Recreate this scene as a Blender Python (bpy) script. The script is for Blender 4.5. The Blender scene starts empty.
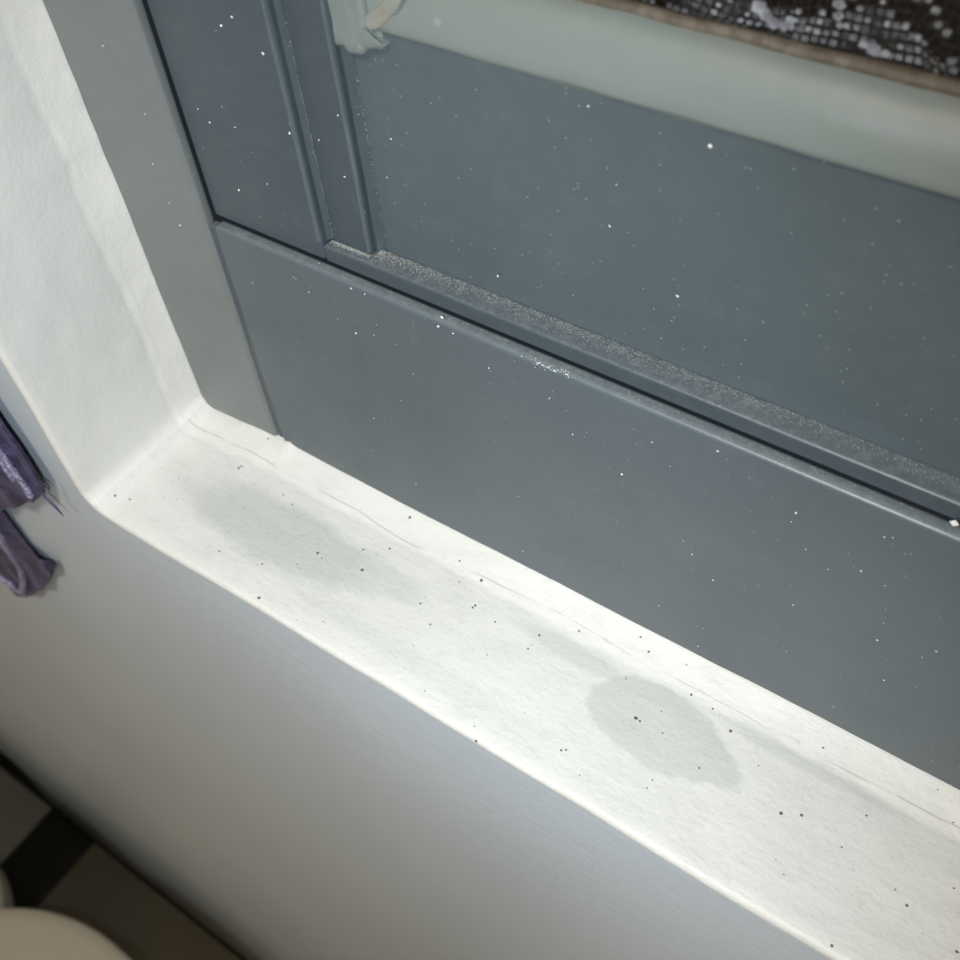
import bpy, bmesh, math, random
from mathutils import Vector, Matrix, noise
random.seed(7)
U = 0.1                                   # one modelling unit is ten centimetres; origin = lower left corner of the window frame on the sill
SC = bpy.context.scene
COL = SC.collection

# ------------------------------------------------------------------ camera, light, exposure
RX, RY, RZ = ((0.82678121, 0.40180022, -0.39368694), (0.55861253, -0.66883339, 0.49052413), (-0.06621827, -0.6254746, -0.77742952))
CAM = Vector((1.66167, -1.0, 1.83426))
cd = bpy.data.cameras.new('camera'); cam = bpy.data.objects.new('camera', cd); COL.objects.link(cam)
M = Matrix(((RX[0], -RX[1], -RX[2], CAM.x*U), (RY[0], -RY[1], -RY[2], CAM.y*U), (RZ[0], -RZ[1], -RZ[2], CAM.z*U), (0, 0, 0, 1)))
cam.matrix_world = M
cd.sensor_width = 36; cd.lens = 36*1019/960; cd.clip_start = 0.002; cd.clip_end = 50
cd.dof.use_dof = True; cd.dof.focus_distance = 0.185; cd.dof.aperture_fstop = 30.0
SC.camera = cam
world = bpy.data.worlds.new('night'); SC.world = world; world.use_nodes = True
world.node_tree.nodes['Background'].inputs[0].default_value = (0.10, 0.12, 0.16, 1)
world.node_tree.nodes['Background'].inputs[1].default_value = 0.15
# the phone's own flash, beside the lens
fl = bpy.data.lights.new('phone_flash', 'SPOT'); fl.energy = 1.80; fl.color = (0.86, 0.94, 1.0)
fl.spot_size = math.radians(105); fl.spot_blend = 1.0; fl.shadow_soft_size = 0.0022
flo = bpy.data.objects.new('phone_flash', fl); COL.objects.link(flo)
flo.matrix_world = M @ Matrix.Translation((-0.026, -0.020, 0.001)) @ Matrix.Rotation(math.radians(4), 4, 'Y')
# warm ceiling lamp of the room
al = bpy.data.lights.new('ceiling_lamp_light', 'AREA'); al.energy = 9.0; al.color = (1.0, 0.90, 0.76); al.shape = 'DISK'; al.size = 0.34
alo = bpy.data.objects.new('ceiling_lamp_light', al); COL.objects.link(alo); alo.location = (0.05, -0.85, 1.13)
vs = SC.view_settings; SC.display_settings.display_device = 'sRGB'
vs.view_transform = 'Standard'; vs.look = 'None'; vs.gamma = 1; vs.exposure = 0.0; vs.use_curve_mapping = False

# ------------------------------------------------------------------ helpers
def mat(name, color, rough=0.5, metallic=0.0, spec=0.5):
    m = bpy.data.materials.new(name); m.use_nodes = True
    b = m.node_tree.nodes['Principled BSDF']
    b.inputs['Base Color'].default_value = (*color, 1); b.inputs['Roughness'].default_value = rough
    b.inputs['Metallic'].default_value = metallic; b.inputs['Specular IOR Level'].default_value = spec
    return m, m.node_tree, b
class NT:
    def __init__(s, nt): s.nt = nt; s.tc = nt.nodes.new('ShaderNodeTexCoord').outputs['Object']
    def mapping(s, scale=(1, 1, 1), rot=(0, 0, 0), loc=(0, 0, 0)):
        n = s.nt.nodes.new('ShaderNodeMapping'); s.nt.links.new(s.tc, n.inputs[0])
        n.inputs['Scale'].default_value = scale; n.inputs['Rotation'].default_value = rot; n.inputs['Location'].default_value = loc
        return n.outputs[0]
    def noise(s, scale, detail=4, rough=.5, vec=None, dist=0):
        n = s.nt.nodes.new('ShaderNodeTexNoise'); n.inputs['Scale'].default_value = scale; n.inputs['Detail'].default_value = detail
        n.inputs['Roughness'].default_value = rough; n.inputs['Distortion'].default_value = dist
        s.nt.links.new(vec or s.tc, n.inputs['Vector']); return n.outputs['Fac']
    def ramp(s, fac, a, b, ca=0., cb=1.):
        n = s.nt.nodes.new('ShaderNodeMapRange'); n.interpolation_type = 'SMOOTHSTEP'
        s.nt.links.new(fac, n.inputs[0]); n.inputs[1].default_value = a; n.inputs[2].default_value = b
        n.inputs[3].default_value = ca; n.inputs[4].default_value = cb; return n.outputs[0]
    def math(s, op, a, b=None):
        n = s.nt.nodes.new('ShaderNodeMath'); n.operation = op
        for i, v in enumerate((a, b)):
            if v is None: continue
            if isinstance(v, (int, float)): n.inputs[i].default_value = v
            else: s.nt.links.new(v, n.inputs[i])
        return n.outputs[0]
    def mix(s, fac, a, b):
        n = s.nt.nodes.new('ShaderNodeMix'); n.data_type = 'RGBA'
        if isinstance(fac, (int, float)): n.inputs[0].default_value = fac
        else: s.nt.links.new(fac, n.inputs[0])
        for i, v in ((6, a), (7, b)):
            if isinstance(v, tuple): n.inputs[i].default_value = (*v, 1)
            else: s.nt.links.new(v, n.inputs[i])
        return n.outputs[2]
    def specks(s, scale, radius, keep, seed=0.):
        v = s.nt.nodes.new('ShaderNodeTexVoronoi'); v.inputs['Scale'].default_value = scale
        s.nt.links.new(s.mapping(loc=(seed, seed*.7, seed*.3)), v.inputs['Vector'])
        c = s.nt.nodes.new('ShaderNodeSeparateColor'); s.nt.links.new(v.outputs['Color'], c.inputs[0])
        r = s.math('MULTIPLY', s.math('GREATER_THAN', c.outputs[0], 1-keep), s.math('MULTIPLY', c.outputs[1], radius))
        return s.math('LESS_THAN', v.outputs['Distance'], r)
    def bump(s, b, h, strength, dist):
        n = s.nt.nodes.new('ShaderNodeBump'); n.inputs['Strength'].default_value = strength; n.inputs['Distance'].default_value = dist
        s.nt.links.new(h, n.inputs['Height']); s.nt.links.new(n.outputs[0], b.inputs['Normal'])
    def set(s, b, k, v): s.nt.links.new(v, b.inputs[k])
def frame_paint(name, base, rough=.36, dusty=True):
    m, nt, b = mat(name, base, rough)
    n = NT(nt)
    big = n.ramp(n.noise(9, 3), .3, .7)
    c = n.mix(big, tuple(x*.90 for x in base), tuple(x*1.10 for x in base))
    fine = n.ramp(n.noise(260, 6, .7), .45, .8)
    c = n.mix(n.math('MULTIPLY', fine, .035), c, (.45, .46, .46))
    c = n.mix(n.specks(560, .15, .008), c, (.50, .52, .52))
    c = n.mix(n.specks(1500, .17, .07, 3.3), c, (.34, .37, .38))
    if dusty:                                              # household dust lies on whatever faces up
        g = nt.nodes.new('ShaderNodeNewGeometry'); sp = nt.nodes.new('ShaderNodeSeparateXYZ'); nt.links.new(g.outputs['True Normal'], sp.inputs[0])
        up = n.ramp(sp.outputs[2], .7, .98)
        d = n.ramp(n.noise(700, 6, .75), .42, .62)
        c = n.mix(n.math('MULTIPLY', up, n.math('ADD', n.math('MULTIPLY', d, .12), .10)), c, (.40, .42, .42))
    n.set(b, 'Base Color', c)
    n.set(b, 'Roughness', n.ramp(n.noise(60, 4), .2, .8, rough-.05, rough+.12))
    n.bump(b, n.noise(1400, 4, .6), .25, .00012)
    return m
def plaster(name, base, marks=True):
    m, nt, b = mat(name, base, .55)
    n = NT(nt)
    c = n.mix(n.ramp(n.noise(14, 5, .6), .35, .7), tuple(x*.93 for x in base), base)
    if marks:
        def blob(cx, cy, rx, ry, rot, seed, k=1.0, edge=.10):
            # distorted ellipse: a damp stain with a shape of its own, on the sill
            mp = n.mapping(scale=(1/(rx*U), 1/(ry*U), 0.0001), rot=(0, 0, 0))
            sub = nt.nodes.new('ShaderNodeVectorMath'); sub.operation = 'SUBTRACT'; nt.links.new(mp, sub.inputs[0]); sub.inputs[1].default_value = (cx/rx, cy/ry, 0)
            rt = nt.nodes.new('ShaderNodeVectorRotate'); rt.rotation_type = 'Z_AXIS'; rt.inputs['Angle'].default_value = rot; nt.links.new(sub.outputs[0], rt.inputs[0])
            ln = nt.nodes.new('ShaderNodeVectorMath'); ln.operation = 'LENGTH'; nt.links.new(rt.outputs[0], ln.inputs[0])
            d = n.math('ADD', ln.outputs['Value'], n.math('MULTIPLY', n.math('SUBTRACT', n.noise(70+seed, 4, .6), .5), .9))
            return n.math('MULTIPLY', n.ramp(d, 1-edge, 1+edge, 1, 0), k)
        for (cx, cy, rx, ry, rot, sd, k, e) in STAINS:
            c = n.mix(blob(cx, cy, rx, ry, rot, sd, k, e), c, tuple(x*q for x, q in zip(base, (.74, .765, .76))))
        c = n.mix(n.specks(620, .24, .07), c, (.12, .12, .12))
        c = n.mix(n.math('MULTIPLY', n.specks(260, .09, .07, 5.1), .8), c, (.14, .13, .12))
        c = n.mix(n.math('MULTIPLY', n.ramp(n.noise(420, 5, .7), .60, .72), .20), c, (.35, .33, .30))
    if marks:
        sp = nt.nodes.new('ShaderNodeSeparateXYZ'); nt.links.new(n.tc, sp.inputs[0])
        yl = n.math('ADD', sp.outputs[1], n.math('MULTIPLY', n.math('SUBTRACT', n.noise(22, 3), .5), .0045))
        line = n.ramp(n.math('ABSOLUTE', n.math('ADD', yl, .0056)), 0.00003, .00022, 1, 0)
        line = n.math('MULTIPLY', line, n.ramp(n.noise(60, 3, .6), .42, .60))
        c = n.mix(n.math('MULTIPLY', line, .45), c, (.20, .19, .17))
        c = n.mix(n.math('MULTIPLY', n.ramp(n.noise(260, 6, .75, n.mapping(scale=(.5, 1, 1))), .48, .75), .22), c, (.42, .42, .40))
    n.set(b, 'Base Color', c)
    h = n.math('ADD', n.noise(170, 6, .6, n.mapping(scale=(.35, 1, 1))), n.math('MULTIPLY', n.noise(900, 3), .3))
    n.bump(b, h, .45 if marks else .28, .0009)
    return m
# stains on the sill: centre x, y, radii, rotation, seed, strength, edge (in units)
STAINS = [(1.365, -.168, .170, .080, .22, 1, .75, .06), (1.64, -.085, .16, .016, .12, 9, .5, .4), (1.13, -.112, .13, .020, .05, 12, .55, .35),
          (.42, -.20, .25, .080, -.1, 4, .95, .25), (.66, -.17, .15, .045, .2, 7, .4, .35), (.20, -.19, .14, .07, .2, 14, .3, .5), (.9, -.30, .3, .02, .0, 17, .25, .5)]

def add(name, verts, faces, m, parent=None, smooth=False, label=None, cat=None, kind=None, group=None):
    off = parent.location if parent is not None else Vector((0, 0, 0))
    if parent is not None and parent.parent is not None: off = parent.location + parent.parent.location
    me = bpy.data.meshes.new(name)
    me.from_pydata([tuple(Vector(v)*U - off) for v in verts], [], faces)
    me.update(); me.materials.append(m)
    if smooth:
        for p in me.polygons: p.use_smooth = True
    o = bpy.data.objects.new(name, me); COL.objects.link(o)
    if parent is not None: o.parent = parent
    tag(o, label, cat, kind, group)
    return o
def tag(o, label=None, cat=None, kind=None, group=None):
    if label: o['label'] = label
    if cat: o['category'] = cat
    if kind: o['kind'] = kind
    if group: o['group'] = group
def empty(name, loc=(0, 0, 0), **k):
    o = bpy.data.objects.new(name, None); COL.objects.link(o); o.location = Vector(loc)*U; o.empty_display_size = .02
    tag(o, **k); return o
def bm_out(bm):
    bm.verts.ensure_lookup_table(); bm.verts.index_update()
    return [v.co.copy() for v in bm.verts], [[v.index for v in f.verts] for f in bm.faces]
def box(name, x0, x1, y0, y1, z0, z1, m, bev=.006, seg=3, smooth=True, **k):
    bm = bmesh.new(); bmesh.ops.create_cube(bm, size=1)
    for v in bm.verts:
        v.co = Vector(((x0+x1)/2+v.co.x*(x1-x0), (y0+y1)/2+v.co.y*(y1-y0), (z0+z1)/2+v.co.z*(z1-z0)))
    if bev: bmesh.ops.bevel(bm, geom=bm.edges[:], offset=bev, segments=seg, profile=.5, affect='EDGES', clamp_overlap=True)
    bmesh.ops.recalc_face_normals(bm, faces=bm.faces[:])
    v, f = bm_out(bm); bm.free()
    o = add(name, v, f, m, **k)
    if smooth and bev:
        for p in o.data.polygons: p.use_smooth = True
        o.data.set_sharp_from_angle(angle=math.radians(50))
        md = o.modifiers.new('wn', 'WEIGHTED_NORMAL'); md.keep_sharp = True
    return o
def prism(name, poly, axis, a, b, m, n=1, wob=0, **k):
    """closed profile (2-D list) swept along an axis ('x': profile is y,z ; 'z': profile is x,y)"""
    vs_, fs = [], []; P = len(poly)
    for i in range(n+1):
        t = a+(b-a)*i/n
        for j, (p, q) in enumerate(poly):
            w = wob*(noise.noise(Vector((t*9, j*3.1, 4.2)))) if wob else 0
            vs_.append((t, p, q+w) if axis == 'x' else (p+w, q, t))
    for i in range(n):
        for j in range(P):
            j2 = (j+1) % P
            fs.append((i*P+j, i*P+j2, (i+1)*P+j2, (i+1)*P+j))
    fs.append(tuple(range(P))); fs.append(tuple(n*P+j for j in reversed(range(P))))
    bm = bmesh.new(); bv = [bm.verts.new(v) for v in vs_]
    for f in fs: bm.faces.new([bv[i] for i in f])
    bmesh.ops.recalc_face_normals(bm, faces=bm.faces[:]); v, f = bm_out(bm); bm.free()
    o = add(name, v, f, m, **k)
    for p in o.data.polygons: p.use_smooth = True
    o.data.set_sharp_from_angle(angle=math.radians(35))
    return o
def flecks(name, pts, m, parent, **k):
    """tiny crumbs: each an irregular octahedron resting at its point (x,y,z,r)"""
    V, F = [], []
    for (x, y, z, r) in pts:
        b = len(V); s = [r*random.uniform(.6, 1.3) for _ in range(6)]
        V += [(x+s[0], y, z), (x-s[1], y, z), (x, y+s[2]*.7, z), (x, y-s[3]*.7, z), (x, y, z+s[4]), (x, y, z-s[5])]
        F += [(b, b+2, b+4), (b+2, b+1, b+4), (b+1, b+3, b+4), (b+3, b, b+4), (b+2, b, b+5), (b+1, b+2, b+5), (b+3, b+1, b+5), (b, b+3, b+5)]
    return add(name, V, F, m, parent, kind='stuff', **k)

# ------------------------------------------------------------------ materials
M_JAMB = frame_paint('grey_frame_paint_jamb', (.168, .184, .186))
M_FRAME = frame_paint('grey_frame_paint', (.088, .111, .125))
M_SASH = frame_paint('slate_frame_paint', (.056, .075, .089))
M_PANEL = frame_paint('slate_panel_paint', (.077, .101, .114), .46)
M_SILL = plaster('white_sill_paint', (.715, .72, .70))
M_REV = plaster('white_reveal_paint', (.79, .785, .75), marks=False)
m, nt, b = mat('pale_putty', (.33, .37, .345), .45); n = NT(nt)
PN = n.ramp(n.noise(30, 4), .4, .75)
n.set(b, 'Base Color', n.mix(n.math('MULTIPLY', n.specks(500, .3, .05, 2.), .5), n.mix(n.math('MULTIPLY', PN, .25), (.185, .218, .212), (.20, .212, .19)), (.30, .32, .31)))
n.bump(b, n.noise(120, 4), .4, .0006); M_PUTTY = m
m, nt, b = mat('stained_sealant', (.34, .34, .29), .16); n = NT(nt)
n.set(b, 'Base Color', n.mix(n.ramp(n.noise(90, 3), .42, .62), (.25, .28, .28), (.25, .225, .165)))
M_SEAL = m
m, nt, b = mat('brown_gasket', (.11, .085, .06), .6); n = NT(nt)
n.set(b, 'Base Color', n.mix(n.ramp(n.noise(300, 5, .7), .4, .65), (.085, .068, .052), (.15, .13, .105))); M_GASKET = m
m, nt, b = mat('window_glass', (1, 1, 1), .03); b.inputs['Transmission Weight'].default_value = 1; b.inputs['IOR'].default_value = 1.45; M_GLASS = m
M_WIRE = mat('dark_screen_wire', (.012, .013, .02), .45)[0]
M_BACK = mat('dark_backing', (.006, .007, .009), .8)[0]  # colour of the dark backing behind the screen
m, nt, b = mat('white_grime', (.42, .43, .47), .6); n = NT(nt)
n.set(b, 'Base Color', n.mix(n.ramp(n.noise(500, 4), .4, .6), (.56, .59, .66), (.30, .32, .38))); M_GRIME = m
M_GRIMEY = mat('yellow_grime', (.46, .42, .30), .6)[0]
m, nt, b = mat('film_grime', (.16, .17, .21), .5); n = NT(nt)
n.set(b, 'Base Color', n.mix(n.ramp(n.noise(350, 6, .7), .4, .62), (.05, .055, .07), (.30, .31, .34))); M_FILM = m
M_DUST = mat('pale_dust', (.36, .36, .34), .9)[0]
M_WHITE_DUST = mat('white_crumb', (.75, .76, .74), .8)[0]
M_DARK_CRUMB = mat('dark_crumb', (.06, .06, .055), .8)[0]
m, nt, b = mat('grey_white_wall_paint', (.70, .72, .73), .38); n = NT(nt)
n.set(b, 'Base Color', n.mix(n.ramp(n.noise(8, 3), .3, .7), (.55, .63, .72), (.59, .67, .76)))
n.bump(b, n.math('ADD', n.noise(700, 5, .6, n.mapping(scale=(.07, 1, 1), rot=(0, .10, 0))), n.math('MULTIPLY', n.noise(200, 3), .4)), .25, .0005); M_WALL = m
m, nt, b = mat('satin', (.055, .045, .13), .34); n = NT(nt)
b.inputs['Sheen Weight'].default_value = .12; b.inputs['Sheen Roughness'].default_value = .3; b.inputs['Sheen Tint'].default_value = (.75, .7, 1, 1)
n.set(b, 'Base Color', n.mix(n.ramp(n.noise(260, 4), .35, .7), (.022, .02, .05), (.075, .066, .16)))
n.bump(b, n.noise(1500, 3, .6, n.mapping(scale=(1, 1, .3))), .8, .0006); M_SATIN = m
m, nt, b = mat('satin_piping', (.22, .20, .34), .28); n = NT(nt)
n.set(b, 'Base Color', n.mix(n.ramp(n.noise(1100, 3), .4, .62), (.20, .18, .32), (.45, .42, .58))); n.bump(b, n.noise(1600, 2), .8, .0006); M_PIPE = m

# ------------------------------------------------------------------ opening: sill, reveals, head and the wall around them (one swept profile)
OW, OH, RAD = 6.0, 7.5, .055
X0, Z0 = -.015, -.012
def loop():
    """points and outward normals round the opening, anticlockwise from the middle of the left reveal down"""
    P = []
    def steps(a, b, fine):
        L = abs(b-a); out = []; t = 0.
        while t < L-1e-6:
            pos = a+(b-a)*(t/L); out.append(pos); t += .014 if fine(pos) else .12
        return out
    for z in steps(OH-RAD, Z0+RAD, lambda z: z < 1.7): P.append((X0, z, -1, 0, 'l'))
    for i in range(12):
        a = math.pi+math.pi/2*i/12; P.append((X0+RAD+RAD*math.cos(a), Z0+RAD+RAD*math.sin(a), math.cos(a), math.sin(a), 'l' if i < 6 else 's'))
    for x in steps(X0+RAD, OW-RAD, lambda x: x < 2.3): P.append((x, Z0, 0, -1, 's'))
    for i in range(12):
        a = -math.pi/2+math.pi/2*i/12; P.append((OW-RAD+RAD*math.cos(a), Z0+RAD+RAD*math.sin(a), math.cos(a), math.sin(a), 's' if i < 6 else 'r'))
    for z in steps(Z0+RAD, OH-RAD, lambda z: False): P.append((OW, z, 1, 0, 'r'))
    for i in range(12):
        a = math.pi/2*i/12; P.append((OW-RAD+RAD*math.cos(a), OH-RAD+RAD*math.sin(a), math.cos(a), math.sin(a), 'r' if i < 6 else 'h'))
    for x in steps(OW-RAD, X0+RAD, lambda x: False): P.append((x, OH, 0, 1, 'h'))
    for i in range(12):
        a = math.pi/2+math.pi/2*i/12; P.append((X0+RAD+RAD*math.cos(a), OH-RAD+RAD*math.sin(a), math.cos(a), math.sin(a), 'h' if i < 6 else 'l'))
    return P
LP = loop(); N = len(LP)
D = .375; R0 = .014
def sstep(a, b, x):
    t = max(0, min(1, (x-a)/(b-a))); return t*t*(3-2*t)
def surf(i, y, inward):
    """point of the painted plaster at loop index i, depth -y, offset inward"""
    px, pz, nx, nz, w = LP[i % N]
    q = Vector((px*2.2, y*4, pz*2.2)); f = Vector((px*11, y*14, pz*11))
    o = inward + .006*noise.noise(q) + .0022*noise.noise(f) + .0008*noise.noise(f*4)
    return (px-nx*o, y, pz-nz*o)
def prof(i, y):
    """inward bulge of the caulk line where the plaster meets the frame"""
    px, pz, nx, nz, w = LP[i % N]
    t = -y
    wob = noise.noise(Vector((px*3.5, 1.7, pz*3.5)))*.010 + noise.noise(Vector((px*16, 5.7, pz*16)))*.0035
    wid = .075+wob*1.2
    hgt = .030
    if w == 's': hgt = .012+.017*sstep(0, .25, px) + .010*math.exp(-((px-.29)/.012)**2)
    if w == 'l': hgt = .016+wob*.8*sstep(.1, .6, pz)
    if t < wid: return hgt*(1-t/wid)**1.3 + (.0016 if t < wid*.97 else 0)
    return -.0010*math.exp(-((t-wid)/.006)**2)
YS = [.012, 0, -.006, -.012, -.019, -.026, -.034, -.042, -.05, -.058, -.066, -.074, -.082, -.09, -.1, -.115, -.13, -.15, -.17, -.19, -.21, -.23, -.25, -.27, -.29, -.31, -.33, -.345]
def sweep(name, sel, m, label, cat='window sill'):
    idx = [i for i in range(N) if LP[i][4] == sel]
    if sel == 'l':                               # the left reveal wraps round the end of the list
        k = next(j for j in range(len(idx)-1) if idx[j+1] != idx[j]+1); idx = idx[k+1:]+[i+N for i in idx[:k+1]]
    idx.append(idx[-1]+1)
    V, F = [], []; rows = 0
    prof_pts = []
    for y in YS: prof_pts.append(('a', y))
    for k in range(1, 8): prof_pts.append(('b', k/8*math.pi/2))
    prof_pts.append(('b', math.pi/2))
    for i in idx:
        for kd, v in prof_pts:
            if kd == 'a': V.append(surf(i, v, prof(i, v if v < 0 else -1e-4)))
            else:
                px, pz = LP[i % N][0], LP[i % N][1]
                w = .010*noise.noise(Vector((px*3, 8.8, pz*3)))
                p = surf(i, -D+R0, 0); y = -D+R0-R0*math.sin(v)+w*math.sin(v)*.5
                q = R0-R0*math.cos(v); nx, nz = LP[i % N][2], LP[i % N][3]
                V.append((p[0]+nx*q, y, p[2]+nz*q))
    K = len(prof_pts)
    for a in range(len(idx)-1):
        for j in range(K-1):
            F.append((a*K+j, a*K+j+1, (a+1)*K+j+1, (a+1)*K+j))
    return add(name, V, F, m, smooth=True, label=label, cat=cat, kind='structure')
sill = sweep('trim_1', 's', M_SILL, 'white painted plaster window sill with grey damp stains and dark specks')
sweep('trim_2', 'l', M_REV, 'white painted plaster reveal rising at the left end of the sill', 'window reveal')
sweep('trim_3', 'r', M_REV, 'white painted plaster reveal at the far right end of the window', 'window reveal')
sweep('trim_4', 'h', M_REV, 'white painted plaster head over the top of the window', 'window reveal')
# wall with the window opening
RX0, RX1, RZ0, RZ1 = -9.6, 9.6, -12.0, 12.0
V, F = [], []
TS = [0, .0012, .003, .006, .010, .016, .024, .035, .05, .07, .10, .15, .22, .32, .45, .6, .8, 1]
cx, cz = 2.6, 2.6
FLARE = lambda x, z: .26*sstep(-7.0, -9.6, x)*sstep(-4, -11.8, z)
for i in range(N):
    px, pz, nx, nz, w = LP[i]
    p0 = surf(i, -D+R0, 0); a = Vector((p0[0]+nx*R0, p0[2]+nz*R0))
    d = Vector((px-cx, pz-cz)); 
    # bias the fan so that straight runs stay parallel near the opening
    tx = (RX1-cx)/d.x if d.x > 1e-6 else ((RX0-cx)/d.x if d.x < -1e-6 else 1e9)
    tz = (RZ1-cz)/d.y if d.y > 1e-6 else ((RZ0-cz)/d.y if d.y < -1e-6 else 1e9)
    t = min(tx, tz); e = Vector((cx+d.x*t, cz+d.y*t))
    for k, s in enumerate(TS):
        q = a.lerp(e, s)
        wy = (.010*noise.noise(Vector((px*3, 8.8, pz*3))))*.5*(1 if k == 0 else max(0, 1-s*60))
        y = -D+wy + (.010*noise.noise(Vector((q.x*1.3, 3.3, q.y*1.3)))*min(1, s*30)) + FLARE(q.x, q.y)
        V.append((q.x, y, q.y))
K = len(TS)
for i in range(N):
    i2 = (i+1) % N
    for j in range(K-1): F.append((i*K+j, i*K+j+1, i2*K+j+1, i2*K+j))
add('wall_front', V, F, M_WALL, smooth=True, label='glossy grey white painted wall below and around the window', cat='wall', kind='structure')

# ------------------------------------------------------------------ window
win = empty('window_1', (0, 0, 0), label='grey painted window with stepped sash, pale putty and screened pane', cat='window', kind='structure')
W = dict(parent=win)
YR, YB, YP = .022, .043, .066
box('frame_jamb', -.35, .247, 0, .030, -.25, 7.9, M_JAMB, bev=.010, **W)
box('frame_jamb', 5.753, 6.35, 0, .030, -.25, 7.9, M_JAMB, bev=.010, **W)
# bottom rail: face, rounded nose, ledge running back under the sash
def nose(y0, z0, y1, zt, r, seg=5):
    return [(y0, z0)] + [(y0+r-r*math.cos(a), zt-r+r*math.sin(a)) for a in [math.pi/2*k/seg for k in range(seg+1)]] + [(y1, zt), (y1, z0)]
bm = bmesh.new(); bmesh.ops.create_cube(bm, size=1)
box('frame_bottom_rail', .268, 5.732, 0, .030, -.2, .650, M_FRAME, bev=.010, seg=4, **W)
bm.free()
box('frame_head', .262, 5.738, 0, .30, 6.85, 7.9, M_FRAME, bev=.009, **W)
box('frame_rebate', .15, 5.85, .20, .32, .60, .80, M_FRAME, bev=.004, **W)
box('frame_rebate', .15, .40, .20, .32, .62, 6.9, M_FRAME, bev=.004, **W)
box('joint_sealant', .2475, .270, .007, .028, -.05, .640, M_SASH, bev=.004, **W)
# sash
box('sash_stile', .2568, .536, YR, .19, .657, 6.84, M_SASH, bev=.007, **W)
box('sash_stile', 5.464, 5.743, YR, .19, .657, 6.84, M_SASH, bev=.007, **W)
box('sash_rail', .5362, 5.4638, YR, .19, .657, .6926, M_SASH, bev=.006, seg=4, **W)
box('sash_rail', .5362, 5.4638, YR, .19, 6.70, 6.84, M_SASH, bev=.006, **W)
box('inner_stile', .5364, .634, YB, .185, .6930, 6.6995, M_SASH, bev=.007, **W)
box('inner_stile', 5.366, 5.4636, YB, .185, .6930, 6.6995, M_SASH, bev=.007, **W)
box('lower_panel', .6344, 5.3656, YP, .18, .6932, 1.125, M_PANEL, bev=.004, **W)
# thin moulding strips in the two steps
prism('moulding_strip', [(.6345, YP-.001), (.6345, YP-.010), (.640, YP-.012), (.648, YP-.006), (.652, YP-.001)], 'z', .700, 1.30, M_SASH, n=60, wob=.002, **W)
prism('moulding_strip', [(.5365, YB-.001), (.5365, YB-.008), (.541, YB-.010), (.546, YB-.005), (.549, YB-.001)], 'z', .700, 6.69, M_SASH, n=60, wob=.0015, **W)
# raised lighter strips: highlights on the step edges, put into shape and paint
prism('edge_highlight', [(.5275, YR+.001), (.5285, YR-.0016), (.531, YR-.0024), (.5335, YR-.0014), (.5350, YR+.002)], 'z', .70, 6.8, M_FRAME, n=90, wob=.0008, **W)
prism('edge_highlight', [(.6255, YB+.001), (.6265, YB-.0016), (.629, YB-.0024), (.6315, YB-.0014), (.6330, YB+.002)], 'z', .70, 1.30, M_FRAME, n=50, wob=.0008, **W)
# putty bar, sloping back to the glass
def putty(x): return .004*noise.noise(Vector((x*2.2, 0, 9.))) + .0018*noise.noise(Vector((x*12, 2, 9.)))
PP = [(YP+.004, 1.105), (YP-.002, 1.113), (YP-.009, 1.119), (YP-.010, 1.126), (.059, 1.142), (.063, 1.160), (.071, 1.178), (.084, 1.195), (.10, 1.206), (.115, 1.209), (.13, 1.209), (.13, 1.105)]
V, F = [], []; n_ = 260; xs = [.70+(4.60)*(i/n_)**1.8 for i in range(n_+1)]
for x in xs:
    for j, (y, z) in enumerate(PP):
        k = putty(x+j*.3); V.append((x, y+(k*.5 if 1 < j < 9 else 0), z+(k if j < 10 else 0)))
P = len(PP)
for i in range(n_):
    for j in range(P-1): F.append((i*P+j, i*P+j+1, (i+1)*P+j+1, (i+1)*P+j))
F.append(tuple(range(P)))
o = add('putty_bead', V, F, M_PUTTY, smooth=True, **W)
V, F = [], []; n_ = 120; zs = [1.085+(5.5)*(i/n_)**1.8 for i in range(n_+1)]
for z in zs:
    for j, (y, xx) in enumerate(PP):
        k = putty(z+j*.3+4); V.append((xx-1.105+.645, y-.003+(k*.5 if 1 < j < 9 else 0), z))
for i in range(n_):
    for j in range(P-1): F.append((i*P+j, (i+1)*P+j, (i+1)*P+j+1, i*P+j+1))
add('putty_bead', V, F, M_PUTTY, smooth=True, **W)
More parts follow.
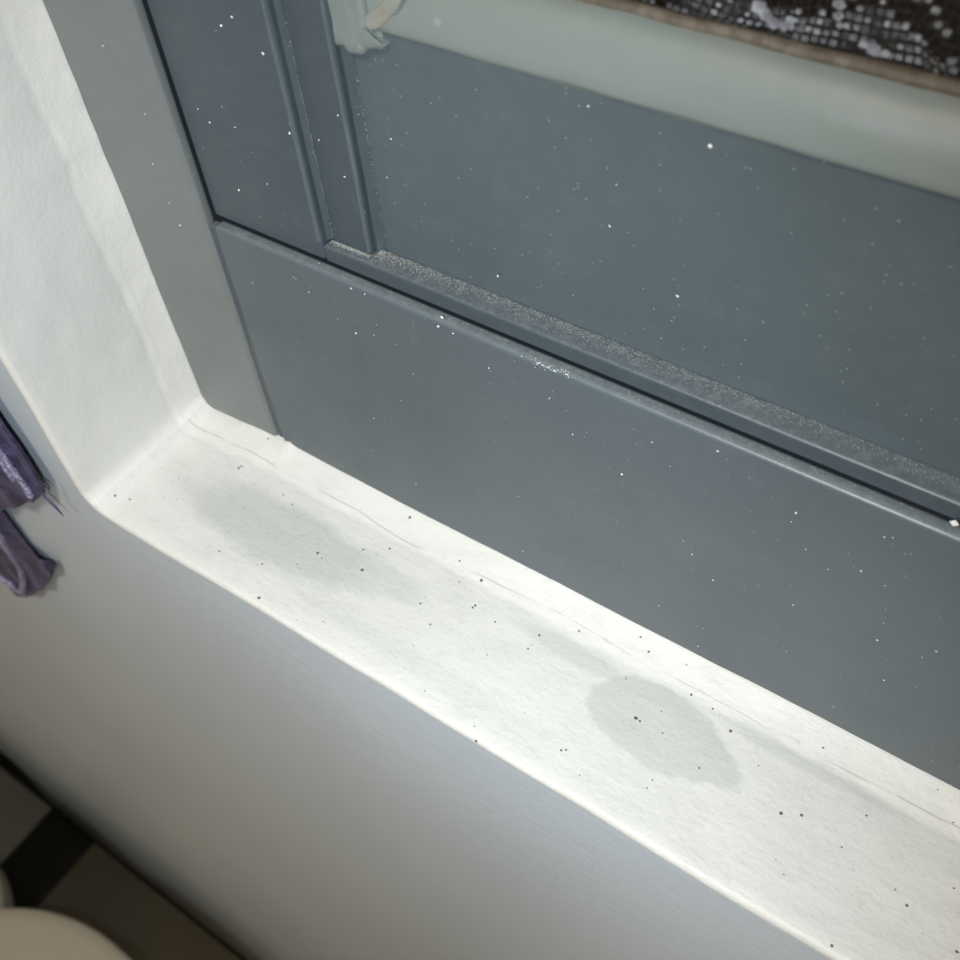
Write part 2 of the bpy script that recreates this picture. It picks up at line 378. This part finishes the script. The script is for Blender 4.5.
# patch of sealant smeared where the two putty beads meet: an irregular outline, domed
def smear_patch(name, poly, y, thick, m, seed, **k):
    n_ = len(poly); cx_ = sum(p[0] for p in poly)/n_; cz_ = sum(p[1] for p in poly)/n_
    P = []
    for i in range(n_):                                     # soften and subdivide the outline
        a, b_ = Vector(poly[i]), Vector(poly[(i+1) % n_])
        for t in (0, .25, .5, .75):
            q = a.lerp(b_, t); w = Vector((noise.noise(Vector((q.x*60, q.y*60, seed))), noise.noise(Vector((q.x*60, q.y*60, seed+5)))))*.003
            P.append(q+w)
    V, F = [], []; R = [(1, 0), (.97, .45), (.90, .8), (.75, 1.0), (.5, .95), (.25, .9)]; K = len(P)
    for (sc, h) in [(1.0, -1.6)]+R:
        for q in P:
            x = cx_+(q.x-cx_)*sc; z = cz_+(q.y-cz_)*sc
            lump_ = 1+.5*noise.noise(Vector((x*22, z*22, seed)))+.25*noise.noise(Vector((x*60, z*60, seed)))
            V.append((x, y-thick*h*(lump_ if h > 0 else 1), z))
    V.append((cx_, y-thick*.9, cz_)); c_ = len(V)-1; nr = len(R)+1
    for i in range(nr-1):
        for j in range(K): F.append((i*K+j, i*K+(j+1) % K, (i+1)*K+(j+1) % K, (i+1)*K+j))
    for j in range(K): F.append(((nr-1)*K+j, (nr-1)*K+(j+1) % K, c_))
    return add(name, V, F, m, parent=win, smooth=True, **k)
smear_patch('sealant_smear', [(.618, 1.40), (.620, 1.28), (.620, 1.160), (.617, 1.125), (.616, 1.102), (.627, 1.074), (.644, 1.077), (.652, 1.068), (.675, 1.070), (.689, 1.081), (.720, 1.091), (.725, 1.099), (.708, 1.104), (.70, 1.125), (.69, 1.28), (.68, 1.40)], .058, .009, M_PUTTY, 2.2)
smear_patch('sealant_smear', [(.668, 1.116), (.686, 1.127), (.716, 1.150), (.738, 1.168), (.769, 1.178), (.760, 1.161), (.742, 1.140), (.721, 1.121), (.692, 1.108), (.671, 1.106)], .060, .0055, M_SEAL, 7.9, label='glossy brown stained sealant')

# brown gasket along the foot of the glass
V, F = [], []; n_ = 200
GP = [(.104, 1.195), (.100, 1.206), (.101, 1.212), (.106, 1.216), (.116, 1.217), (.120, 1.195)]
for i in range(n_+1):
    x = .78+4.5*(i/n_)**1.6
    for j, (y, z) in enumerate(GP):
        V.append((x, y+.002*noise.noise(Vector((x*14, j, 1))), z+.0028*noise.noise(Vector((x*9, j*.7, 2)))))
P = len(GP)
for i in range(n_):
    for j in range(P-1): F.append((i*P+j, i*P+j+1, (i+1)*P+j+1, (i+1)*P+j))
add('gasket', V, F, M_GASKET, smooth=True, **W)
box('glass_pane', .72, 5.28, .112, .128, 1.20, 6.72, M_GLASS, bev=0, **W)
# insect screen: woven dark wires, fine pitch
PITCH = .0112; SX0, SX1, SZ0, SZ1 = .90, 2.7, 1.19, 1.75; YSCR = .150
V, F = [], []
def wire(pts, r):
    b = len(V)
    for i, p in enumerate(pts):
        p = Vector(p); d = (Vector(pts[min(i+1, len(pts)-1)])-Vector(pts[max(i-1, 0)])).normalized()
        s = d.cross(Vector((0, 1, 0))).normalized(); u = s.cross(d)
        for k in range(4):
            a = math.pi/2*k; V.append(p+s*math.cos(a)*r+u*math.sin(a)*r)
    for i in range(len(pts)-1):
        for k in range(4):
            k2 = (k+1) % 4; F.append((b+i*4+k, b+i*4+k2, b+i*4+4+k2, b+i*4+4+k))
def warp(x, z):     # the cloth has sagged and puckered near its foot
    a = .020*math.exp(-((x-1.22)/.07)**2)*math.exp(-((z-1.25)/.05)**2)
    b_ = .014*math.exp(-((x-1.46)/.04)**2)*math.exp(-((z-1.24)/.04)**2)
    return (x+a*math.sin((z-1.2)*45)+b_*math.sin(z*60)+.0035*noise.noise(Vector((x*5, z*5, 0))), z+.004*noise.noise(Vector((x*4, z*4, 7)))-a*.7+b_*math.sin(x*50))
nx_ = int((SX1-SX0)/PITCH); nz_ = int((SZ1-SZ0)/PITCH)
for i in range(nx_+1):
    x = SX0+i*PITCH; pts = []
    for j in range(0, nz_+1):
        wx, wz = warp(x, SZ0+j*PITCH); pts.append((wx, YSCR+(.0016 if (i+j) % 2 else -.0016), wz))
    wire(pts, .0013)
for j in range(nz_+1):
    z = SZ0+j*PITCH; pts = []
    for i in range(0, nx_+1):
        wx, wz = warp(SX0+i*PITCH, z); pts.append((wx, YSCR+(-.0016 if (i+j) % 2 else .0016), wz))
    wire(pts, .0013)
add('insect_screen', V, F, M_WIRE, smooth=True, kind='stuff', **W)
box('dark_backing_sheet', .70, 5.3, .185, .20, 1.10, 6.72, M_BACK, bev=0, **W)  # night darkness outside, put in as a dark sheet behind the screen
# grime caught in the cells of the screen
def cells(name, m, sel, seed):
    rnd = random.Random(seed); V, F = [], []
    for i in range(nx_):
        for j in range(nz_):
            x = SX0+(i+.5)*PITCH; z = SZ0+(j+.5)*PITCH
            w = sel(x, z, rnd)
            if not w: continue
            h = PITCH*.40; c = warp(x, z); jt = rnd.uniform(-.08, .08)*PITCH
            y = YSCR-.001+rnd.uniform(0, .002)
            x0, x1, z0, z1 = c[0]-h*w+jt, c[0]+h*w+jt, c[1]-h*w*rnd.uniform(.7, 1), c[1]+h*w*rnd.uniform(.5, 1)
            b = len(V); e = h*.3
            V += [(x0+e, y, z0), (x1-e, y, z0), (x1, y, z0+e), (x1, y, z1-e), (x1-e, y, z1), (x0+e, y, z1), (x0, y, z1-e), (x0, y, z0+e)]
            V += [((p[0]), p[1]+.0022, p[2]) for p in V[b:b+8]]
            F.append(tuple(b+k for k in range(8)))
            for k in range(8): F.append((b+k, b+8+k, b+8+(k+1) % 8, b+(k+1) % 8))
    return add(name, V, F, m, win, kind='stuff')
def s_low(x, z, r):                       # a nearly full band along the foot, thinner to the left
    d = z-1.198; k = noise.noise(Vector((x*6, z*14, 3)))
    if d < .022+.010*k: return r.uniform(.75, 1) if r.random() < .80+.4*k else 0
    if d < .035+.05*k: return r.uniform(.4, .9) if r.random() < .35+k else 0
    return 0
def s_iso(x, z, r):                       # single bright flakes higher up
    k = noise.noise(Vector((x*7, z*7, 11)))
    if x > 1.33 and 1.212 < z < 1.55 and r.random() < .17: return r.uniform(.85, 1.1)
    return r.uniform(.5, .9) if (k > .40 and r.random() < .3) else 0
def s_film(x, z, r):
    k = noise.noise(Vector((x*9, z*11, 23)))+.6*math.exp(-((z-1.22)/.03)**2)
    return 1.12 if k > .30 else 0
def s_yel(x, z, r):
    for (a, b_) in ((1.265, 1.200), (1.370, 1.195), (1.460, 1.215)):
        if (x-a)**2+((z-b_)*1.5)**2 < .013**2: return 1.05
    return 0
cells('pale_grime', M_GRIME, s_low, 1)
cells('pale_flakes', M_GRIME, s_iso, 2)
cells('grey_film', M_FILM, s_film, 3)
cells('yellow_grime', M_GRIMEY, s_yel, 4)
# smears of white grime on the back of the glass
def smear(pts, seed):
    V, F = [], []
    k = 0
    for (x, z, r) in pts:
        b = len(V); n_ = 18; V.append((x, .131, z))
        for i in range(n_):
            a = 2*math.pi*i/n_; rr = r*(1+.45*noise.noise(Vector((math.cos(a)*1.3+seed+k, math.sin(a)*1.3, x*9))))
            V.append((x+rr*math.cos(a), .1285, z+rr*math.sin(a)*.8))
        for i in range(n_): F.append((b, b+1+(i+1) % n_, b+1+i))
        k += 3.1
    add('grime_smear', V, F, M_GRIME, win, smooth=True)
smear([(1.245, 1.240, .010), (1.255, 1.232, .009), (1.266, 1.225, .008), (1.278, 1.224, .007), (1.284, 1.233, .006)], 2)
smear([(1.335, 1.275, .007), (1.336, 1.262, .007), (1.338, 1.250, .006), (1.342, 1.240, .004)], 5)
smear([(1.385, 1.222, .009), (1.372, 1.226, .006), (1.398, 1.221, .006)], 7)

# crumbs seen one by one: position (units) and radius
GRIT = [(-0.018, -0.252, 0.0030), (0.209, -0.105, 0.0045), (0.211, -0.097, 0.0040), (-0.025, -0.175, 0.0030), (-0.023, -0.166, 0.0020), (0.357, -0.111, 0.0025), (0.393, -0.121, 0.0030), (0.446, -0.285, 0.0035), (0.438, -0.292, 0.0020), (0.513, -0.243, 0.0020), (0.524, -0.249, 0.0020), (0.100, -0.221, 0.0015), (0.249, -0.177, 0.0020), (0.273, -0.247, 0.0015), (0.606, -0.355, 0.0020), (0.657, -0.326, 0.0020), (0.854, -0.271, 0.0020), (0.872, -0.323, 0.0015), (0.819, -0.050, 0.0030), (0.846, -0.092, 0.0025), (0.908, -0.130, 0.0035), (0.909, -0.123, 0.0030), (0.997, -0.209, 0.0025), (1.061, -0.153, 0.0030), (1.063, -0.141, 0.0020), (1.080, -0.130, 0.0020), (1.231, -0.304, 0.0035), (1.239, -0.299, 0.0035), (1.319, -0.171, 0.0045), (1.329, -0.172, 0.0040), (1.262, -0.107, 0.0025), (1.435, -0.075, 0.0030), (1.643, -0.045, 0.0030), (1.377, -0.171, 0.0025), (1.405, -0.263, 0.0025), (1.286, -0.328, 0.0015), (1.888, -0.052, 0.0025), (1.246, -0.019, 0.0030), (1.352, -0.025, 0.0030), (1.557, -0.135, 0.0020), (1.963, -0.255, 0.0040), (1.926, -0.159, 0.0025), (1.063, -0.352, 0.0020), (1.352, -0.254, 0.0015), ]
CRUMBS = [(0.811, 0.0036, 0.659, 0.0035), (0.803, -0.0004, 0.638, 0.0032), (0.755, 0.0096, 0.646, 0.0020), (0.834, -0.0004, 0.636, 0.0020), (0.531, 0.0096, 0.659, 0.0015), (0.610, -0.0004, 0.641, 0.0025), (0.642, -0.0004, 0.641, 0.0020), (0.496, -0.0004, 0.583, 0.0020), (0.598, -0.0004, 0.526, 0.0025), (0.905, -0.0004, 0.588, 0.0020), (1.073, -0.0004, 0.513, 0.0020), (1.330, -0.0004, 0.623, 0.0020), (1.468, -0.0004, 0.560, 0.0025), (1.498, -0.0004, 0.486, 0.0018), (1.586, -0.0004, 0.493, 0.0020), (1.506, -0.0004, 0.327, 0.0022), (1.363, -0.0004, 0.289, 0.0018), (1.317, -0.0004, 0.335, 0.0020), (1.220, -0.0004, 0.579, 0.0018), (1.171, -0.0004, 0.466, 0.0025), (1.684, -0.0004, 0.239, 0.0020), (1.648, -0.0004, 0.340, 0.0018), (1.673, -0.0024, 0.681, 0.0060), (1.208, 0.0656, 0.831, 0.0030), (1.342, 0.0656, 1.132, 0.0020), (1.230, 0.0656, 1.085, 0.0035), (1.093, 0.0656, 0.912, 0.0020), (1.054, 0.0656, 1.090, 0.0020), (0.700, 0.0656, 0.934, 0.0020), (0.934, 0.0656, 0.630, 0.0020), (0.906, 0.0426, 0.760, 0.0022), (0.425, 0.0216, 1.074, 0.0030), (0.455, 0.0216, 1.094, 0.0025), (0.504, 0.0216, 1.048, 0.0030), (0.327, 0.0216, 0.878, 0.0025), (0.306, 0.0216, 0.897, 0.0018), (0.390, 0.0216, 0.887, 0.0020), (0.522, 0.0216, 0.915, 0.0030), (0.351, 0.0216, 0.747, 0.0030), (0.564, 0.0426, 0.903, 0.0020), (0.618, 0.0426, 0.964, 0.0020), (0.606, 0.0426, 0.847, 0.0022), (0.131, -0.0004, 0.979, 0.0020), (0.167, -0.0004, 0.615, 0.0025), (0.151, -0.0004, 0.750, 0.0018), (0.182, -0.0004, 0.864, 0.0016), (0.157, -0.0004, 0.664, 0.0016), ]
# ------------------------------------------------------------------ dust and crumbs
rnd = random.Random(5)
pts = []
for _ in range(3400):                     # against the panel on the lower ledge, thicker to the left
    x = .64+1.6*rnd.random()**1.8; t = abs(rnd.gauss(0, .30))
    if t > 1: continue
    pts.append((x, YP-.0006-.040*t, .6930+rnd.uniform(0, .0014)*(1-t), rnd.uniform(.0004, .0010)))
for _ in range(420):
    pts.append((.545+.088*rnd.random(), YB-.0006-abs(rnd.gauss(0, .004)), .6930, rnd.uniform(.0005, .0012)))
for _ in range(420):                      # on the top of the frame rail
    pts.append((.30+1.6*rnd.random(), rnd.uniform(.008, .021), .6502, rnd.uniform(.0004, .0010)))
for _ in range(260):                      # caught along the moulding strips
    z = .70+.34*rnd.random(); pts.append((.651+rnd.gauss(0, .0015), YP-.002, z, rnd.uniform(.0004, .0010)))
for _ in range(260):
    z = .70+.40*rnd.random(); pts.append((.549+rnd.gauss(0, .0012), YB-.002, z, rnd.uniform(.0004, .0009)))
flecks('ledge_dust', pts, M_DUST, win)
pts = []
for _ in range(60):
    pts.append((rnd.uniform(.3, 2.1), -.0004, rnd.uniform(.05, .64), rnd.choice((.0008, .0010, .0014, .0018))*rnd.uniform(.7, 1)))
for _ in range(22):
    pts.append((rnd.uniform(.66, 1.9), YP-.0004, rnd.uniform(.72, 1.08), rnd.choice((.0007, .0009, .0013))*rnd.uniform(.6, 1)))
for _ in range(14):
    pts.append((rnd.uniform(.27, .53), YR-.0004, rnd.uniform(.70, 1.25), rnd.choice((.0008, .0012, .0018))*rnd.uniform(.6, 1)))
pts += CRUMBS
for _ in range(90):                       # scuffed patch on the nose of the rail
    pts.append((rnd.gauss(1.03, .028), rnd.uniform(-.0005, .008), .650-abs(rnd.gauss(0, .006)), rnd.uniform(.0007, .0018)))
flecks('dust_specks', pts, M_WHITE_DUST, win)
# dark grit on the sill
pts = []
def zs_(x, y): return Z0+.0008
spots = GRIT[:]
for _ in range(150):
    spots.append((rnd.uniform(.05, 2.0), rnd.uniform(-.34, -.06), rnd.choice((.0007, .0010, .0014))*rnd.uniform(.6, 1)))
for _ in range(220):                      # finer grit in the grey patch near the corner
    spots.append((rnd.gauss(.36, .20), rnd.gauss(-.20, .06), rnd.uniform(.0005, .0013)))
spots = [q for q in spots if q[0] > .03 and -.34 < q[1] < -.03 or q in GRIT]
SPV = sill.data.vertices
import mathutils
kd = mathutils.kdtree.KDTree(len(SPV))
for i, v in enumerate(SPV): kd.insert((v.co.x, v.co.y, 0), i)
kd.balance()
for (x, y, r) in spots:
    _, i, _ = kd.find((x*U, y*U, 0)); pts.append((x, y, SPV[i].co.z/U, r))
flecks('grit', pts, M_DARK_CRUMB, sill)

# ------------------------------------------------------------------ purple satin curtain end hanging at the left of the opening
cur = empty('curtain', (-.3, -.47, -.9), label='dark purple satin curtain end hanging on the wall left of the window', cat='curtain')
def interp(tab, x):
    if x <= tab[0][0]: return tab[0][1]
    for (a, va), (b_, vb) in zip(tab, tab[1:]):
        if x <= b_: return va+(vb-va)*(x-a)/(b_-a)
    return tab[-1][1]
def flap(name, x0, x1, bot, top, y0, seed, nx=90, nz=70, lean=0):
    def yy(x, z):
        fold = .008*math.sin((x1-x)*38+seed+2*noise.noise(Vector((x*3, z*2, seed))))
        return y0+fold*min(1, (x1-x)/.03)-.006*min(1, (x1-x)/.02)+.004*noise.noise(Vector((x*9, z*9, seed)))
    V, F = [], []
    for side in (0, 1):
        for i in range(nx+1):
            x = x1-(x1-x0)*(i/nx)**1.5; b_, t_ = interp(bot, x), interp(top, x)
            for j in range(nz+1):
                z = b_+(t_-b_)*(j/nz)**1.4; V.append((x-lean*min(.5, max(0, z-.05))-.022, yy(x, z)+side*.007, z))
    S = (nx+1)*(nz+1); w = nz+1
    for i in range(nx):
        for j in range(nz):
            a = i*w+j; F.append((a, a+w, a+w+1, a+1)); F.append((S+a, S+a+1, S+a+w+1, S+a+w))
    for i in range(nx):
        a = i*w; F.append((a, S+a, S+a+w, a+w)); a += nz; F.append((a, a+w, S+a+w, S+a))
    for j in range(nz):
        a = j; F.append((a, a+1, S+a+1, S+a)); a = nx*w+j; F.append((a, S+a, S+a+1, a+1))
    add(name, V, F, M_SATIN, cur, smooth=True)
    return yy
def tube(name, pts, r, m, parent, seg=8, wob=.15):
    V, F = [], []
    for i, p in enumerate(pts):
        p = Vector(p); d = (Vector(pts[min(i+1, len(pts)-1)])-Vector(pts[max(i-1, 0)])).normalized()
        s = d.cross(Vector((0, 1, 0))).normalized(); u = s.cross(d)
        rr = r*(1+.4*wob*math.sin(i*2.1)+wob*noise.noise(Vector((i*.9, 1, 2)))); rr *= .35 if i in (0, len(pts)-1) else 1
        for k in range(seg):
            a = 2*math.pi*k/seg; V.append(p+s*math.cos(a)*rr+u*math.sin(a)*rr)
    for i in range(len(pts)-1):
        for k in range(seg):
            k2 = (k+1) % seg; F.append((i*seg+k, i*seg+k2, (i+1)*seg+k2, (i+1)*seg+k))
    F.append(tuple(range(seg))); F.append(tuple((len(pts)-1)*seg+k for k in range(seg)))
    return add(name, V, F, m, parent, smooth=True)
y1f = flap('front_fold', -1.6, -.103, [(-1.6, -.95), (-.527, -.353), (-.351, -.213), (-.209, -.098), (-.150, -.035), (-.125, .01), (-.103, .062)], [(-1.6, 2.2), (-.103, 2.2)], -.408, 1.0, lean=.07)
y2f = flap('rear_fold', -2.0, -.434, [(-2.0, -1.55), (-1.2, -1.20), (-1.053, -1.133), (-1.004, -1.125), (-.978, -1.17), (-.908, -1.138), (-.642, -.858), (-.477, -.638), (-.434, -.580)],
           [(-2.0, .05), (-.566, .05), (-.556, -.56), (-.50, -.560), (-.434, -.550)], -.400, 3.7)
def seam(f, path, dy, n_=60):
    out = []
    for i in range(n_+1):
        s = i/n_*(len(path)-1); k = min(int(s), len(path)-2); t = s-k
        x = path[k][0]*(1-t)+path[k+1][0]*t; z = path[k][1]*(1-t)+path[k+1][1]*t
        out.append((x-(.07*min(.5, max(0, z-.05)) if x > -.3 else 0)-.022, f(x, z)-dy, z))
    return out
tube('piping', seam(y1f, [(-.175, 1.6), (-.175, .9), (-.175, .4), (-.173, .164), (-.168, .063), (-.163, .001), (-.165, -.031)], .006, 110), .0085, M_PIPE, cur)
tube('piping', seam(y1f, [(-.232, 1.6), (-.232, .5), (-.232, .2), (-.220, .06), (-.209, -.002)], .005, 90), .0060, M_PIPE, cur)
tube('piping', seam(y2f, [(-.63, .05), (-.63, -.3), (-.634, -.511), (-.642, -.578), (-.671, -.681), (-.722, -.805), (-.788, -.948), (-.872, -1.082)], .007, 80), .013, M_PIPE, cur)
tube('piping', seam(y2f, [(-1.3, -1.10), (-1.1, -1.06), (-.986, -1.034), (-.935, -1.05), (-.930, -1.10), (-.895, -1.115)], .006, 40), .010, M_PIPE, cur)
tube('loose_thread', [(-.150, -.417, .0), (-.125, -.416, -.015), (-.108, -.415, -.040), (-.100, -.414, -.062)], .0030, M_SATIN, cur, seg=5)
tube('loose_thread', [(-.112, -.417, .078), (-.098, -.416, .066), (-.086, -.415, .050)], .0026, M_SATIN, cur, seg=5)
tube('loose_thread', [(-.108, -.418, .062), (-.112, -.417, .03), (-.128, -.416, .0)], .0042, M_SATIN, cur, seg=5)

# ------------------------------------------------------------------ floor of tiles and the rest of the room
ZF = -11.84
floor_mat, nt, b = mat('floor_grout', (.05, .045, .04), .8)
m, nt, b = mat('stone_tile_light', (.40, .385, .34), .35); n = NT(nt); n.set(b, 'Base Color', n.mix(n.ramp(n.noise(9, 5), .3, .7), (.78, .73, .62), (.85, .80, .70))); T_LIGHT = m
m, nt, b = mat('stone_tile_black', (.03, .03, .024), .3); n = NT(nt); n.set(b, 'Base Color', n.mix(n.ramp(n.noise(14, 5), .3, .7), (.04, .04, .03), (.055, .053, .04))); T_DARK = m
m, nt, b = mat('stone_tile_brown', (.2, .17, .12), .35); n = NT(nt); n.set(b, 'Base Color', n.mix(n.ramp(n.noise(9, 5), .3, .7), (.40, .34, .245), (.48, .41, .30))); T_BROWN = m
YW = -.36
V = [(RX0, -17, ZF-.3), (RX1, -17, ZF-.3), (RX1, -.05, ZF-.3), (RX0, -.05, ZF-.3), (RX0, -17, ZF-.035), (RX1, -17, ZF-.035), (RX1, -.05, ZF-.035), (RX0, -.05, ZF-.035)]
floor = add('floor', V, [(3, 2, 1, 0), (4, 5, 6, 7), (0, 1, 5, 4), (1, 2, 6, 5), (2, 3, 7, 6), (3, 0, 4, 7)], floor_mat, label='tiled floor of light and dark stone tiles far below the sill', cat='floor', kind='structure')
mesh_cache = {}
def tile(x0, x1, y0, y1, m, key):
    w, d = x1-x0, y1-y0; k = (key, round(w, 3), round(d, 3))
    if k not in mesh_cache:
        g = .02; o = box('tile', g, w-g, g, d-g, -.06, 0, m, bev=.012, seg=1, smooth=False); mesh_cache[k] = o.data
    else:
        o = bpy.data.objects.new('tile', mesh_cache[k]); COL.objects.link(o)
    o.location = (x0*U, y0*U, ZF*U); o.parent = floor
    return o
COLS = [(-9.55, -7.13, 'l'), (-7.13, -6.27, 'd'), (-6.27, -3.27, 'b'), (-3.27, -.27, 'b'), (-.27, 2.73, 'b'), (2.73, 5.73, 'b'), (5.73, 8.73, 'b'), (8.73, 9.55, 'd')]
for (a, b_, kk) in COLS:
    mm = {'l': T_LIGHT, 'd': T_DARK, 'b': T_BROWN}[kk]
    for r in range(6):
        y1 = YW-.04-r*2.75; tile(a, b_, max(-16.9, y1-2.75), y1, mm, kk)
def slab(name, x0, x1, y0, y1, z0, z1, m, label, cat):
    return box(name, x0, x1, y0, y1, z0, z1, m, bev=0, label=label, cat=cat, kind='structure')
m, nt, b = mat('warm_wall_paint', (.62, .58, .50), .6); n = NT(nt); n.bump(b, n.noise(60, 4), .2, .002); M_ROOM = m
slab('wall_left', -9.8, RX0, -17.2, .1, -12.1, 12.2, M_ROOM, 'plain warm white side wall of the room at the left', 'wall')
slab('wall_right', RX1, 9.8, -17.2, .1, -12.1, 12.2, M_ROOM, 'plain warm white side wall of the room at the right', 'wall')
slab('wall_back', -9.8, 9.8, -17.4, -17, -12.1, 12.2, M_ROOM, 'plain warm white wall behind the camera', 'wall')
slab('ceiling', -9.8, 9.8, -17.4, .1, 12, 12.3, M_ROOM, 'plain warm white ceiling of the room', 'ceiling')
box('contact_shadow_strip', -6.9, RX1, -.37-.01, -.35, ZF, ZF+.04, T_BROWN, bev=.01, seg=1, label='low strip added for the dark shadow line along the foot of the window wall', cat='shadow strip', kind='structure')  # strip added for the contact shadow between wall and floor

# ------------------------------------------------------------------ toilet below, only the back of its lid in view
m, nt, b = mat('cream_ceramic', (.60, .55, .46), .25); M_CER = m
toi = empty('toilet', (-2.6, -3.08, ZF), label='cream white toilet with rounded lid at the bottom left corner', cat='toilet')
def loft(name, rings, m, parent, cap=True):
    V, F = [], []; K = len(rings[0])
    for r in rings: V += r
    for i in range(len(rings)-1):
        for k in range(K):
            k2 = (k+1) % K; F.append((i*K+k, i*K+k2, (i+1)*K+k2, (i+1)*K+k))
    if cap: F.append(tuple(reversed(range(K)))); F.append(tuple((len(rings)-1)*K+k for k in range(K)))
    return add(name, V, F, m, parent, smooth=True)
def oval(cx_, cy_, z, s, front=2.5, back=1.9, wid=1.9, K=64):
    out = []
    for k in range(K):
        a = 2*math.pi*k/K; c, q = math.cos(a), math.sin(a)
        out.append((cx_+(front if c > 0 else back)*s*c, cy_+wid*s*q, z))
    return out
C = (-2.98, -3.03)
loft('bowl', [oval(C[0]-.6, C[1], ZF+.0, .55), oval(C[0]-.6, C[1], ZF+.5, .52), oval(C[0]-.5, C[1], ZF+1.6, .50), oval(C[0]-.3, C[1], ZF+2.6, .68), oval(C[0]-.1, C[1], ZF+3.4, .90), oval(*C, ZF+3.8, .96), oval(*C, ZF+3.98, .97), oval(*C, ZF+4.0, .94)], M_CER, toi)
loft('seat', [oval(*C, ZF+4.0, .95), oval(*C, ZF+4.02, .985), oval(*C, ZF+4.10, .985), oval(*C, ZF+4.12, .96)], M_CER, toi)
loft('lid', [oval(*C, ZF+4.125, .97), oval(*C, ZF+4.14, 1.0), oval(*C, ZF+4.20, 1.0), oval(*C, ZF+4.24, .985), oval(*C, ZF+4.265, .93), oval(*C, ZF+4.275, .6), oval(*C, ZF+4.28, .1)], M_CER, toi)
def rrect(x0, x1, y0, y1, z, r, K=8):
    out = []
    for (cx_, cy_, a0) in ((x1-r, y1-r, 0), (x0+r, y1-r, 90), (x0+r, y0+r, 180), (x1-r, y0+r, 270)):
        for k in range(K+1):
            a = math.radians(a0+90*k/K); out.append((cx_+r*math.cos(a), cy_+r*math.sin(a), z))
    return out
loft('rear_shelf', [rrect(-9.0, -3.85, -4.9, -1.26, z, .9 if z < -7.7 else .85) for z in (ZF+3.85, ZF+4.05, ZF+4.18)]+[rrect(-8.95, -3.9, -4.85, -1.31, ZF+4.24, .85)], M_CER, toi)
loft('pedestal', [rrect(-9.0, -3.6, -3.6, -2.6, ZF, .4), rrect(-9.0, -3.6, -3.7, -2.5, ZF+3.9, .5)], M_CER, toi)
loft('cistern', [rrect(-9.5, -7.6, -5.0, -1.25, ZF+4.24, .3), rrect(-9.5, -7.5, -5.1, -1.2, ZF+7.6, .3)], M_CER, toi)
loft('cistern_lid', [rrect(-9.55, -7.4, -5.2, -1.1, ZF+7.6, .3), rrect(-9.55, -7.4, -5.2, -1.1, ZF+7.85, .3), rrect(-9.5, -7.5, -5.1, -1.2, ZF+7.95, .3)], M_CER, toi)
m, nt, b = mat('chrome', (.7, .7, .7), .15, 1.0)
loft('flush_button', [[(-8.45+r*math.cos(2*math.pi*k/24), -3.1+r*math.sin(2*math.pi*k/24), ZF+z) for k in range(24)] for r, z in ((.25, 7.95), (.25, 8.0), (.22, 8.02))], m, toi)
# ceiling lamp fitting
m, nt, b = mat('lamp_glass', (.9, .85, .75), .4); b.inputs['Emission Color'].default_value = (1, .86, .68, 1); b.inputs['Emission Strength'].default_value = 3
lamp = empty('ceiling_lamp', (.5, -8.5, 12), label='round white ceiling lamp in the middle of the ceiling', cat='lamp')
ring = lambda r, z: [(.5+r*math.cos(2*math.pi*k/40), -8.5+r*math.sin(2*math.pi*k/40), z) for k in range(40)]
loft('lamp_base', [ring(1.9, 12), ring(1.9, 11.75), ring(1.7, 11.7)], M_CER, lamp)
loft('lamp_shade', [ring(1.75, 11.70), ring(1.7, 11.5), ring(1.3, 11.38), ring(.3, 11.35)], m, lamp)
